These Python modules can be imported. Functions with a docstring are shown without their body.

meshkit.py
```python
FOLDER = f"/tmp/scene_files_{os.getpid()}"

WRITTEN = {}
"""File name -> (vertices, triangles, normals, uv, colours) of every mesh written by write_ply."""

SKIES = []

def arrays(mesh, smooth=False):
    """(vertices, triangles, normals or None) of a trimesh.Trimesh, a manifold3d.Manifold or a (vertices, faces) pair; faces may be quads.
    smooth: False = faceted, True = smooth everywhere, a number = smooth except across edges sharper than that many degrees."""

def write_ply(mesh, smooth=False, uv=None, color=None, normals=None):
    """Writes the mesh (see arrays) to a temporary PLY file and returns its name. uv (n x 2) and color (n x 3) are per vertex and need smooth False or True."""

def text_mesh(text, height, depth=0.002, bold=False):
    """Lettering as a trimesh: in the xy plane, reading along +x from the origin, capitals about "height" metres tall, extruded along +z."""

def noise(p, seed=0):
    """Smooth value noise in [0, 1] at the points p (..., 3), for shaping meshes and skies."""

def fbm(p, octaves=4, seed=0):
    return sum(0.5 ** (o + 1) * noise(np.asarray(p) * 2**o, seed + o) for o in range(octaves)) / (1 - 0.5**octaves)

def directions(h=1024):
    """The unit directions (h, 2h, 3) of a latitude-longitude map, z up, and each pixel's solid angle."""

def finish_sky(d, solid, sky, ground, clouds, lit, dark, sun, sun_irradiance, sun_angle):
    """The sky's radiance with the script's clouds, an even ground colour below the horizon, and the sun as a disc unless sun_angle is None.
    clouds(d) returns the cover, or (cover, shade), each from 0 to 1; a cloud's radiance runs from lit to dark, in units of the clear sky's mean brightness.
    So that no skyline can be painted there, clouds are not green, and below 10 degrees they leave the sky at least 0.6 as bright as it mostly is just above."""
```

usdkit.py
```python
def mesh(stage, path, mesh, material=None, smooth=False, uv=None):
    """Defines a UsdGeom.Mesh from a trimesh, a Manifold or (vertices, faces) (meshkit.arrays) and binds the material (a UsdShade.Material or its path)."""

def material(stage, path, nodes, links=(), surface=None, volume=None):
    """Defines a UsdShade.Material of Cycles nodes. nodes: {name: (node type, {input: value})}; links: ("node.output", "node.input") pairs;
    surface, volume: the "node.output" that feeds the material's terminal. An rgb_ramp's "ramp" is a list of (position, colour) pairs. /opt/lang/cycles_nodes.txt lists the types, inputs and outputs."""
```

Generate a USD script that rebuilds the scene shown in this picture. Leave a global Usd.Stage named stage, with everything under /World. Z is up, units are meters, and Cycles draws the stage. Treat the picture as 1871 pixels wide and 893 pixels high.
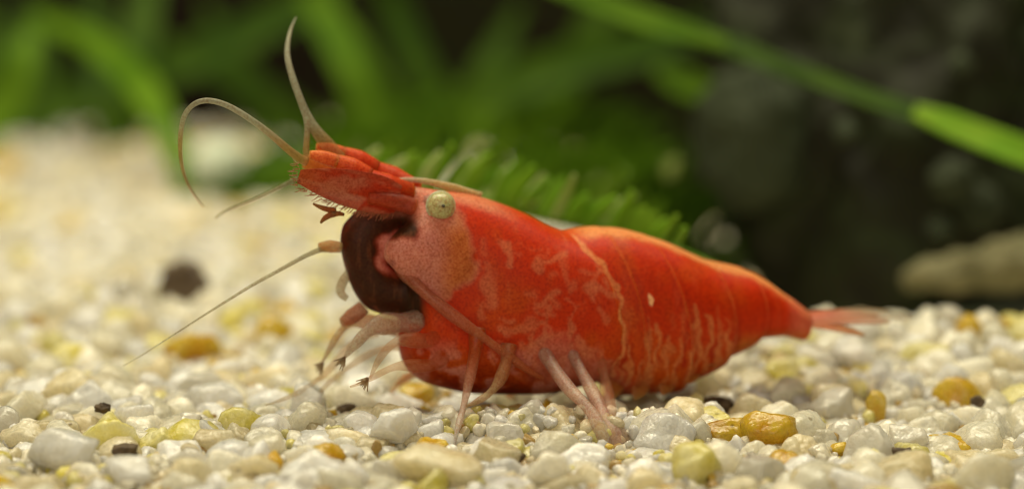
import math, random
import numpy as np, trimesh, manifold3d, usdkit, meshkit
from scipy.spatial import cKDTree
from scipy.interpolate import PchipInterpolator, CubicSpline
from pxr import Usd, UsdGeom, UsdLux, UsdShade, Gf, Sdf, Vt

stage = Usd.Stage.CreateInMemory()
UsdGeom.SetStageUpAxis(stage, 'Z'); UsdGeom.SetStageMetersPerUnit(stage, 1.0)
world = UsdGeom.Xform.Define(stage, '/World'); stage.SetDefaultPrim(world.GetPrim())
K = 0.001                                   # the scene is laid out in millimetres
rng = np.random.default_rng(7); random.seed(7)

# ------------------------------------------------------------------ camera, lamps, exposure
PITCH = math.radians(9.0); DIST = 100.0; WIDTH_MM = 41.0; W0, H0 = 1871.0, 893.0
FOCUS = 95.5; FSTOP = 27.0; EXPOSURE = 0.0
LAMP = 18.0; LAMP_COL = (1.0, 0.92, 0.67); FILL = 3.3
FPX = W0 * DIST / WIDTH_MM
FWD = np.array([0, math.cos(PITCH), -math.sin(PITCH)]); RGT = np.array([1., 0, 0]); UPV = np.array([0, math.sin(PITCH), math.cos(PITCH)])
CAM = np.array([0, 0, 7.0]) - DIST * FWD
cam = UsdGeom.Camera.Define(stage, '/World/camera')
cam.AddTranslateOp().Set(Gf.Vec3d(*(CAM * K))); cam.AddRotateXOp().Set(90.0 - math.degrees(PITCH))
cam.CreateHorizontalApertureAttr(36.0); cam.CreateFocalLengthAttr(36.0 * DIST / WIDTH_MM)
cam.CreateFStopAttr(FSTOP); cam.CreateFocusDistanceAttr(FOCUS * K)
cam.CreateClippingRangeAttr(Gf.Vec2f(0.004, 20.0)); cam.CreateExposureAttr(EXPOSURE)

lamp = UsdLux.RectLight.Define(stage, '/World/tank_lamp')       # the tank's lamp, above, shining down
lamp.CreateWidthAttr(0.26); lamp.CreateHeightAttr(0.045); lamp.CreateIntensityAttr(LAMP); lamp.CreateColorAttr(Gf.Vec3f(*LAMP_COL))
lamp.AddTranslateOp().Set(Gf.Vec3d(-0.03, 0.045, 0.185)); lamp.AddRotateXOp().Set(-6)
front_fill = UsdLux.RectLight.Define(stage, '/World/room_lamp')       # added front fill that lifts the shaded sides; source unseen
front_fill.CreateWidthAttr(0.7); front_fill.CreateHeightAttr(0.5); front_fill.CreateIntensityAttr(FILL); front_fill.CreateColorAttr(Gf.Vec3f(1.0, 0.88, 0.66))
front_fill.AddTranslateOp().Set(Gf.Vec3d(-0.10, -0.75, 0.42)); front_fill.AddRotateXOp().Set(62)

# ------------------------------------------------------------------ helpers
def ray(px, py):
    d = FWD + RGT * (px - W0 / 2) / FPX + UPV * (H0 / 2 - py) / FPX
    return d
def onz(px, py, z=0.0):
    d = ray(px, py); return CAM + d * ((z - CAM[2]) / d[2])
def ony(px, py, y):
    d = ray(px, py); return CAM + d * ((y - CAM[1]) / d[1])
YAW = math.radians(13.0)
ORG = np.array([0., 0.0, 0.]); BU = np.array([math.cos(YAW), math.sin(YAW), 0]); BW = np.array([-math.sin(YAW), math.cos(YAW), 0])
def onb(px, py, w=0.0):                      # a point of the animal: w mm beyond its middle plane
    d = ray(px, py); return CAM + d * ((w - (CAM - ORG) @ BW) / (d @ BW))
def topx(p):
    q = np.asarray(p, float) - CAM; z = q @ FWD
    return np.stack([W0 / 2 + FPX * (q @ RGT) / z, H0 / 2 - FPX * (q @ UPV) / z], -1)
def pxmm(p): return float((np.asarray(p) - CAM) @ FWD) / FPX     # mm per photo pixel there

used = {}
def numbered(parent, name):
    k = used.get((parent, name), 0); used[(parent, name)] = k + 1
    return f'{parent}/{name}' if k == 0 else f'{parent}/{name}_{k:03d}'
def setdata(prim, label=None, cat=None, group=None, kind=None):
    for k, v in (('label', label), ('category', cat), ('group', group), ('kind', kind)):
        if v: prim.SetCustomDataByKey(k, v)
    return prim
def thing(name, label, cat, group=None, kind=None, at=None):
    x = UsdGeom.Xform.Define(stage, numbered('/World', name))
    if at is not None: x.AddTranslateOp().Set(Gf.Vec3d(*(np.asarray(at) * K)))
    x.GetPrim().SetCustomDataByKey('_', 0); x.GetPrim().ClearCustomDataByKey('_')
    setdata(x.GetPrim(), label, cat, group, kind)
    origin[str(x.GetPath())] = np.zeros(3) if at is None else np.asarray(at, float)
    return str(x.GetPath())
origin = {}
def put(name, vf, mat, parent='/World', smooth=True, color=None, pig=None, label=None, cat=None, group=None, kind=None, local=None):
    """One Mesh prim from (vertices in mm, faces)."""
    path = numbered(parent, name)
    v, f, n = meshkit.arrays(vf, smooth)
    col = pig(v) if pig is not None else color
    o = local if local is not None else origin.get(parent, origin.get(parent.rsplit('/', 1)[0], np.zeros(3)))
    origin[path] = o
    m = UsdGeom.Mesh.Define(stage, path)
    m.CreatePointsAttr(Vt.Vec3fArray.FromNumpy(((v - o) * K).astype(np.float32)))
    m.CreateFaceVertexCountsAttr(Vt.IntArray.FromNumpy(np.full(len(f), 3, np.int32)))
    m.CreateFaceVertexIndicesAttr(Vt.IntArray.FromNumpy(f.astype(np.int32).ravel()))
    m.CreateSubdivisionSchemeAttr('none')
    if n is not None:
        m.CreateNormalsAttr(Vt.Vec3fArray.FromNumpy(n.astype(np.float32))); m.SetNormalsInterpolation('vertex')
    if col is not None:
        UsdGeom.PrimvarsAPI(m).CreatePrimvar('pigment', Sdf.ValueTypeNames.Color3fArray, 'vertex').Set(Vt.Vec3fArray.FromNumpy(np.asarray(col, np.float32)))
    UsdShade.MaterialBindingAPI.Apply(m.GetPrim()).Bind(mat)
    setdata(m.GetPrim(), label, cat, group, kind)
    if parent == '/World' and local is not None:
        m.AddTranslateOp().Set(Gf.Vec3d(*(local * K)))
    return path

def spline(pts, n):
    pts = np.asarray(pts, float)
    if len(pts) < 3: return pts[0] + (pts[-1] - pts[0]) * np.linspace(0, 1, n)[:, None]
    s = np.r_[0, np.cumsum(np.linalg.norm(np.diff(pts, axis=0), axis=1) ** 0.5)]
    return CubicSpline(s, pts)(np.linspace(0, s[-1], n))
def tube(pts, rad, n=28, seg=10, flat=1.0, flatdir=None):
    """Closed round tube along a smooth curve; rad: radii spread along it."""
    c = spline(pts, n); r = np.interp(np.linspace(0, 1, n), np.linspace(0, 1, len(np.atleast_1d(rad))), np.atleast_1d(rad)) if np.ndim(rad) else np.full(n, rad)
    t = np.gradient(c, axis=0); t /= np.linalg.norm(t, axis=1, keepdims=True)
    a = np.array(flatdir if flatdir is not None else (0.3, 0.9, 0.31), float)
    v = []
    for i in range(n):
        e = a - (a @ t[i]) * t[i]; e /= np.linalg.norm(e); g = np.cross(t[i], e)
        if flatdir is None: a = e
        th = np.linspace(0, 2 * np.pi, seg, endpoint=False)
        v.append(c[i] + r[i] * (flat * np.cos(th)[:, None] * e + np.sin(th)[:, None] * g))
    return loft(v)
def loft(rings):
    rings = [np.asarray(r) for r in rings]; n, s = len(rings), len(rings[0])
    v = np.vstack(rings + [rings[0].mean(0)[None], rings[-1].mean(0)[None]]); f = []
    j = np.arange(s); k = (j + 1) % s
    for i in range(n - 1):
        a, b, c, d = i * s + j, i * s + k, (i + 1) * s + k, (i + 1) * s + j
        f += [np.stack([a, b, c], 1), np.stack([a, c, d], 1)]
    f += [np.stack([np.full(s, n * s), k, j], 1), np.stack([np.full(s, n * s + 1), (n - 1) * s + j, (n - 1) * s + k], 1)]
    f = np.vstack(f)
    if trimesh.Trimesh(v, f, process=False).volume < 0: f = f[:, ::-1]
    return v, f
def join(items):
    vs, fs, o = [], [], 0
    for v, f in items:
        vs.append(v); fs.append(f + o); o += len(v)
    return np.vstack(vs), np.vstack(fs)
def ball(c, r, scale=(1, 1, 1), axes=None, sub=3):
    m = trimesh.creation.icosphere(sub, 1.0); p = m.vertices * np.asarray(scale) * r
    if axes is not None: p = p @ np.asarray(axes)
    return p + np.asarray(c), np.array(m.faces)
def solid(vf): return manifold3d.Manifold(manifold3d.Mesh(np.asarray(vf[0], np.float32), np.asarray(vf[1], np.uint32)))

# ------------------------------------------------------------------ materials
LK = '/World/Looks'
UsdGeom.Scope.Define(stage, LK)
def mat(name, nodes, links, surface): return usdkit.material(stage, f'{LK}/{name}', nodes, links, surface=surface)
MM = 1.0 / K
def grain_mat(name, c1, c2, trans, spot=0.4, sss=0.5, rough=0.3):
    return mat(name, {
        'co': ('texture_coordinate', {}), 'oi': ('object_info', {}), 'geo': ('geometry', {}),
        'n1': ('noise_texture', {'scale': 0.9 * MM, 'detail': 4.0, 'roughness': 0.6}),
        'n2': ('noise_texture', {'scale': 5.0 * MM, 'detail': 3.0}),
        'r1': ('rgb_ramp', {'ramp': [(0.32, c1), (0.66, c2)]}),
        'va': ('hsv', {'fac': 1.0}), 'vr': ('map_range', {'from_min': 0.0, 'from_max': 1.0, 'to_min': 0.72, 'to_max': 1.12}),
        'sp': ('voronoi_texture', {'scale': 0.75 * MM}), 'spr': ('rgb_ramp', {'ramp': [(0.0, (0.05, 0.035, 0.02)), (0.06, (0.09, 0.06, 0.03)), (0.10, (1, 1, 1))]}),
        'mx': ('mix', {'mix_type': 'multiply', 'fac': spot}),
        'bp': ('bump', {'strength': 0.55, 'distance': 0.10 * K}),
        'rr': ('map_range', {'from_min': 0.3, 'from_max': 0.7, 'to_min': rough * 0.3, 'to_max': rough * 1.7}),
        'p': ('principled_bsdf', {'ior': 1.40, 'transmission_weight': trans, 'subsurface_weight': sss, 'subsurface_scale': 0.6 * K, 'subsurface_radius': (1.0, 0.85, 0.6), 'specular_ior_level': 0.6})},
        [('geo.position', 'n1.vector'), ('geo.position', 'n2.vector'), ('geo.position', 'sp.vector'), ('n1.fac', 'r1.fac'), ('oi.random', 'vr.value'), ('vr.result', 'va.value'), ('r1.color', 'va.color'),
         ('sp.distance', 'spr.fac'), ('va.color', 'mx.color1'), ('spr.color', 'mx.color2'), ('mx.color', 'p.base_color'), ('n2.fac', 'bp.height'), ('bp.normal', 'p.normal'), ('n2.fac', 'rr.value'), ('rr.result', 'p.roughness')], 'p.BSDF')
GM = {'white': grain_mat('white_quartz', (0.78, 0.72, 0.60), (0.90, 0.87, 0.80), 0.16, 0.6, 0.4, 0.18),
      'cream': grain_mat('cream_quartz', (0.78, 0.68, 0.45), (0.88, 0.81, 0.61), 0.16, 0.6, 0.4, 0.24),
      'tan': grain_mat('tan_quartz', (0.66, 0.51, 0.26), (0.80, 0.68, 0.42), 0.16, 0.7, 0.4),
      'yellow': grain_mat('yellow_quartz', (0.64, 0.52, 0.06), (0.82, 0.73, 0.34), 0.12, 0.5, 0.35),
      'amber': grain_mat('amber_quartz', (0.60, 0.27, 0.008), (0.78, 0.53, 0.040), 0.25, 0.7, 0.3, 0.26),
      'brown': grain_mat('brown_quartz', (0.42, 0.23, 0.05), (0.58, 0.37, 0.11), 0.25, 0.5, 0.3),
      'grey': grain_mat('grey_quartz', (0.72, 0.65, 0.50), (0.84, 0.79, 0.67), 0.35, 0.8, 0.3, 0.10)}
m_dark = mat('dark_crumb', {'geo': ('geometry', {}), 'n': ('noise_texture', {'scale': 3 * MM}), 'r': ('rgb_ramp', {'ramp': [(0.3, (0.035, 0.018, 0.006)), (0.7, (0.11, 0.07, 0.03))]}), 'p': ('principled_bsdf', {'roughness': 0.7})},
             [('geo.position', 'n.vector'), ('n.fac', 'r.fac'), ('r.color', 'p.base_color')], 'p.BSDF')
m_bed = mat('sand_bed', {'geo': ('geometry', {}), 'v': ('voronoi_texture', {'scale': 0.8 * MM}), 'n': ('noise_texture', {'scale': 0.12 * MM}), 'hs': ('separate_color', {}),
        'r': ('rgb_ramp', {'ramp': [(0.0, (0.55, 0.47, 0.30)), (0.45, (0.68, 0.62, 0.46)), (0.8, (0.70, 0.66, 0.55)), (0.95, (0.5, 0.36, 0.06))]}), 'p': ('principled_bsdf', {'roughness': 0.6})},
        [('geo.position', 'v.vector'), ('v.color', 'hs.color'), ('hs.r', 'r.fac'), ('r.color', 'p.base_color')], 'p.BSDF')

def flesh(name, sss=0.55, scale=0.5, clear=0.0, rough=0.42, streak=0.0, spec=0.35, speck=0.75):
    nodes = {'at': ('attribute', {'attribute': 'pigment'}), 'geo': ('geometry', {}),
        'mp': ('mapping', {'mapping_type': 'point', 'scale': (1.0, 1.0, 0.22)}),
        'n1': ('noise_texture', {'scale': 1.7 * MM, 'detail': 4.0, 'roughness': 0.65}),
        'n2': ('noise_texture', {'scale': 9 * MM, 'detail': 3.0}),
        'r1': ('rgb_ramp', {'ramp': [(0.54, (0, 0, 0)), (0.70, (1, 1, 1))]}),
        'st': ('math', {'math_type': 'multiply', 'value2': streak}),
        'mx': ('mix', {'mix_type': 'mix', 'color2': (0.62, 0.20, 0.075)}),
        'n3': ('noise_texture', {'scale': 11 * MM, 'detail': 3.0, 'roughness': 0.6}), 'r3': ('rgb_ramp', {'ramp': [(0.36, (0.62, 0.5, 0.4)), (0.5, (1, 1, 1)), (0.66, (1.12, 1.5, 1.6))]}), 'm3': ('mix', {'mix_type': 'multiply', 'fac': speck}),
        'bp': ('bump', {'strength': 0.25, 'distance': 0.05 * K}),
        'p': ('principled_bsdf', {'roughness': rough, 'ior': 1.36, 'specular_ior_level': spec, 'subsurface_weight': sss, 'subsurface_scale': scale * K, 'subsurface_radius': (1.0, 0.28, 0.12)})}
    links = [('geo.position', 'mp.vector'), ('mp.vector', 'n1.vector'), ('geo.position', 'n2.vector'), ('n1.fac', 'r1.fac'), ('r1.color', 'st.value1'), ('st.value', 'mx.fac'), ('at.color', 'mx.color1'), ('geo.position', 'n3.vector'), ('n3.fac', 'r3.fac'), ('mx.color', 'm3.color1'), ('r3.color', 'm3.color2'), ('m3.color', 'p.base_color'), ('n2.fac', 'bp.height'), ('bp.normal', 'p.normal')]
    if clear:
        nodes |= {'tr': ('transparent_bsdf', {'color': (1, 0.95, 0.9)}), 'mc': ('mix_closure', {'fac': 1 - clear})}
        links += [('tr.BSDF', 'mc.closure1'), ('p.BSDF', 'mc.closure2')]
        return mat(name, nodes, links, 'mc.closure')
    return mat(name, nodes, links, 'p.BSDF')
m_shell = flesh('shrimp_shell', 0.45, 0.4, streak=0.12, rough=0.5, spec=0.22)
m_limb = flesh('shrimp_limb', 0.5, 0.5, clear=0.30, spec=0.25)
m_scale = flesh('shrimp_scale', 0.0, 0.4, clear=0.22, rough=0.55, spec=0.15)
m_pale = flesh('shrimp_pale_limb', 0.4, 0.4, clear=0.47, rough=0.3)
m_ghost = flesh('shrimp_clear_limb', 0.3, 0.4, clear=0.74, rough=0.3)
m_feeler = flesh('shrimp_feeler', 0.0, 0.2, clear=0.5, rough=0.5)
m_fan = flesh('shrimp_tail', 0.3, 0.4, clear=0.25)
m_eye = flesh('shrimp_eye', 0.35, 0.3, rough=0.25, spec=0.5)

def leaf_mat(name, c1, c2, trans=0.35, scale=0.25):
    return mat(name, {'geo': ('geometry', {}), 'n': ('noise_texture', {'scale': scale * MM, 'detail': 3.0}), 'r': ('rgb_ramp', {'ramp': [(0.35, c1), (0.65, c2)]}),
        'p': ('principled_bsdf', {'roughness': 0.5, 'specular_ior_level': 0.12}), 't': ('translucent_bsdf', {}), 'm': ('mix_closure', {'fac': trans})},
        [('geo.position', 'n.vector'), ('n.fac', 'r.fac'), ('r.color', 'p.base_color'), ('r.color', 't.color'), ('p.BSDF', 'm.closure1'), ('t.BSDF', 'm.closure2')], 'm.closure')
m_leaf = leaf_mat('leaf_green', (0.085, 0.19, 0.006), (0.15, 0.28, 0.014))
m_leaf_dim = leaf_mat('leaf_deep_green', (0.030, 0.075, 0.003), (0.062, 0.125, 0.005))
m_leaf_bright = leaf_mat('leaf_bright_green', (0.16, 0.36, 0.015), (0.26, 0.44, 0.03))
m_leaf_pale = leaf_mat('leaf_pale_tip', (0.36, 0.46, 0.12), (0.52, 0.60, 0.24))
def rock_mat(name, stops, scale=0.22, bump=0.6):
    return mat(name, {'geo': ('geometry', {}), 'n': ('noise_texture', {'scale': scale * MM, 'detail': 6.0, 'roughness': 0.62}), 'r': ('rgb_ramp', {'ramp': stops}), 'b': ('bump', {'strength': bump, 'distance': 0.8 * K}), 'p': ('principled_bsdf', {'roughness': 0.75, 'specular_ior_level': 0.25})},
        [('geo.position', 'n.vector'), ('n.fac', 'r.fac'), ('r.color', 'p.base_color'), ('n.fac', 'b.height'), ('b.normal', 'p.normal')], 'p.BSDF')
m_rock = rock_mat('dark_rock', [(0.3, (0.007, 0.006, 0.003)), (0.5, (0.013, 0.015, 0.004)), (0.62, (0.018, 0.027, 0.007)), (0.74, (0.05, 0.06, 0.028))], 0.3)
m_stone = rock_mat('grey_green_stone', [(0.3, (0.018, 0.026, 0.010)), (0.7, (0.038, 0.048, 0.022))], 0.12)
m_wood = rock_mat('pale_wood', [(0.3, (0.10, 0.095, 0.04)), (0.7, (0.24, 0.22, 0.115))], 0.5)
m_pebble = rock_mat('pale_pebble', [(0.3, (0.42, 0.48, 0.34)), (0.7, (0.66, 0.70, 0.58))], 0.2)
m_back = mat('dark_back', {'geo': ('geometry', {}), 'n': ('noise_texture', {'scale': 0.045 * MM, 'detail': 3.0}), 'r': ('rgb_ramp', {'ramp': [(0.35, (0.010, 0.006, 0.003)), (0.5, (0.011, 0.012, 0.003)), (0.68, (0.007, 0.016, 0.003))]}), 'p': ('principled_bsdf', {'roughness': 0.9, 'specular_ior_level': 0.1})},
             [('geo.position', 'n.vector'), ('n.fac', 'r.fac'), ('r.color', 'p.base_color')], 'p.BSDF')

# ------------------------------------------------------------------ setting: sand sheet, dark back of the tank
def ground(x, y):
    x, y = np.asarray(x, float), np.asarray(y, float)
    p = np.stack([x / 9, y / 9, np.zeros_like(x)], -1)
    z = (meshkit.noise(p, 3) - 0.5) * 0.7
    z = z + 0.8 / (1 + np.exp(-(x - 9) / 2.0)) * np.exp(-((y - 9) / 6.0) ** 2)      # rises beyond the tail
    z = z - 6.0 / (1 + np.exp(-(x - 9.5) / 1.0)) / (1 + np.exp(-(y - 18.5) / 1.4))   # the sand drops into the dark at the rock's foot
    z = z - 0.45 * np.exp(-((x - 1.0) / 7) ** 2 - ((y - 1.0) / 2.2) ** 2) + 1.25 * np.exp(-((x - 2.0) / 7.5) ** 2 - ((y + 4.4) / 1.6) ** 2)           # a hollow under the animal
    return z
def sheet(x0, x1, y0, y1, nx, ny, dz):
    X, Y = np.meshgrid(np.linspace(x0, x1, nx), np.linspace(y0, y1, ny))
    Z = ground(X, Y) + dz
    v = np.stack([X, Y, Z], -1).reshape(-1, 3); i = np.arange(nx * ny).reshape(ny, nx)
    a, b, c, d = i[:-1, :-1].ravel(), i[:-1, 1:].ravel(), i[1:, 1:].ravel(), i[1:, :-1].ravel()
    return v, np.vstack([np.stack([a, b, c], 1), np.stack([a, c, d], 1)])
put('sand_bed', sheet(-110, 110, -80, 190, 150, 180, -0.75), m_bed, kind='structure')
bx = trimesh.creation.box((420, 3, 260)); bx.apply_translation((0, 99, 110))
put('background', (bx.vertices, bx.faces), m_back, smooth=False, kind='structure')

# ------------------------------------------------------------------ the shrimp
def body_part(st, n, N=44, ex=2.3):
    """st: rows of (top x, top y, bottom x, bottom y, half width mm, bow px, fullness towards the belly)."""
    st = np.asarray(st, float); u = np.arange(len(st)); S = PchipInterpolator(u, st)(np.linspace(0, len(st) - 1, n))
    th = np.linspace(0, 2 * np.pi, N, endpoint=False); c, s = np.cos(th), np.sin(th)
    ww, tt = np.sign(c) * np.abs(c) ** (2 / ex), np.sign(s) * np.abs(s) ** (2 / ex)
    rings = []
    for tx, ty, lx, ly, a, bow, sk in S:
        T, L = onb(tx, ty), onb(lx, ly)
        t = ((tt + 1) / 2); ts = t ** sk
        P = L + (T - L) * ts[:, None] + BW * (a * ww)[:, None]
        b = bow * pxmm(T) * 4 * ts * (1 - ts)
        rings.append(P + BU * b[:, None])
    return loft(rings)
carapace = [(744, 334, 738, 398, 0.35, 0, 1), (770, 337, 742, 470, 0.8, 0, 1), (805, 343, 742, 545, 1.25, 0, 1), (850, 352, 726, 640, 1.75, 0, 1.05), (905, 368, 760, 694, 2.2, 4, 1.08), (960, 390, 850, 714, 2.55, 14, 1.1), (1005, 413, 960, 716, 2.7, 28, 1.1), (1032, 423, 1052, 700, 2.75, 44, 1.1), (1040, 427, 1078, 690, 2.72, 47, 1.1)]
B = [(1020, 426, 1080, 692, 2.45, 34), (1098, 415, 1142, 716, 2.5, 26), (1182, 430, 1232, 708, 2.45, 22), (1290, 474, 1306, 664, 2.05, 20), (1364, 493, 1370, 622, 1.6, 14), (1424, 530, 1420, 610, 1.2, 8), (1478, 570, 1466, 620, 0.62, 2)]
CREST = PchipInterpolator([b[0] for b in B], [b[1] for b in B])
pieces = [solid(body_part(carapace, 60))]
for i in range(6):
    a, b = np.array(B[i], float), np.array(B[i + 1], float)
    if i: a = a + np.array([-12, 0, -14, -4, -0.05, 0])
    if i: a[1] = float(CREST(a[0])) + 1.2
    m1, m2 = a + (b - a) * 0.35, a + (b - a) * 0.8
    for m, g in ((m1, 2.0), (m2, 3.0)):
        m[1] = float(CREST(m[0])) - g * 0.35; m[3] += g * (1.5 if i < 4 else 0.2); m[4] += 0.07
    e = b.copy(); e[4] += 0.10; e[3] += 1
    pieces.append(solid(body_part([np.r_[x, 1.12] for x in (a, m1, m2, e)], 18)))
def blob(spec, n=2.0):
    """Hull chains of spheres: spec = list of chains, each a list of (px, py, w, radius in px)."""
    out = []
    for ch in spec:
        bs = []
        for px, py, w, r in ch:
            c = onb(px, py, w); v, f = ball(c, r * pxmm(c), sub=2); bs.append(solid((v, f)))
        for p, q in zip(bs[:-1], bs[1:]) if len(bs) > 1 else [(bs[0], bs[0])]:
            out.append(manifold3d.Manifold.batch_hull([p, q]))
    return out
cheek = [[(716, 464, -1.35, 28), (750, 452, -1.2, 44), (805, 446, -0.95, 60)], [(790, 412, -0.8, 46), (820, 470, -0.95, 60)], [(745, 470, -1.25, 34), (790, 520, -1.1, 30)]]
mouth = [[(690, 376, 0.1, 22), (745, 384, 0.0, 26)], [(700, 398, 0.1, 30), (655, 425, 0.2, 42), (662, 480, 0.2, 40), (690, 535, 0.1, 44), (735, 540, 0.0, 40)], [(652, 430, 0.2, 36), (735, 440, 0.4, 40)]]
head_top = [[(742, 350, 0.0, 16), (700, 352, 0.1, 24), (680, 372, 0.1, 22)], [(742, 356, 0, 18), (775, 362, -0.2, 20)]]
pieces += blob(cheek) + blob(mouth) + blob(head_top)
body = manifold3d.Manifold.batch_boolean(pieces, manifold3d.OpType.Add)
body = body.refine_to_length(0.095)
bm = body.to_mesh(); bm = trimesh.Trimesh(bm.vert_properties[:, :3], bm.tri_verts, process=True)
trimesh.smoothing.filter_laplacian(bm, lamb=0.5, iterations=7, volume_constraint=False)
_v0 = np.array(bm.vertices); trimesh.smoothing.filter_laplacian(bm, lamb=0.5, iterations=130, volume_constraint=False)
_k = np.clip((860 - topx(_v0)[:, 0]) / 50, 0, 1)[:, None]; bm = trimesh.Trimesh(_v0 + _k * (np.array(bm.vertices) - _v0), bm.faces, process=False)

def bodypx(v):
    v = np.asarray(v, float); w = (v - ORG) @ BW
    return topx(v - w[:, None] * BW), w
def segdist(p, a, b):
    a, b = np.asarray(a, float), np.asarray(b, float); d = b - a
    t = np.clip(((p - a) @ d) / (d @ d), 0, 1); return np.linalg.norm(p - a - t[:, None] * d, axis=1)
def polydist(p, pts): return np.min([segdist(p, a, b) for a, b in zip(pts[:-1], pts[1:])], axis=0)
def sstep(x, a, b):
    t = np.clip((x - a) / (b - a), 0, 1); return t * t * (3 - 2 * t)
def mixc(c, col, k): return c + (np.asarray(col) - c) * np.clip(k, 0, 1)[:, None]
RED, ORANGE, PINK = np.array([0.45, 0.023, 0.0003]), np.array([0.44, 0.064, 0.003]), np.array([0.47, 0.155, 0.115])
HEAD_SHADE, RIM, DULL = np.array([0.034, 0.010, 0.003]), np.array([0.62, 0.22, 0.07]), np.array([0.40, 0.060, 0.004])
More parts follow.
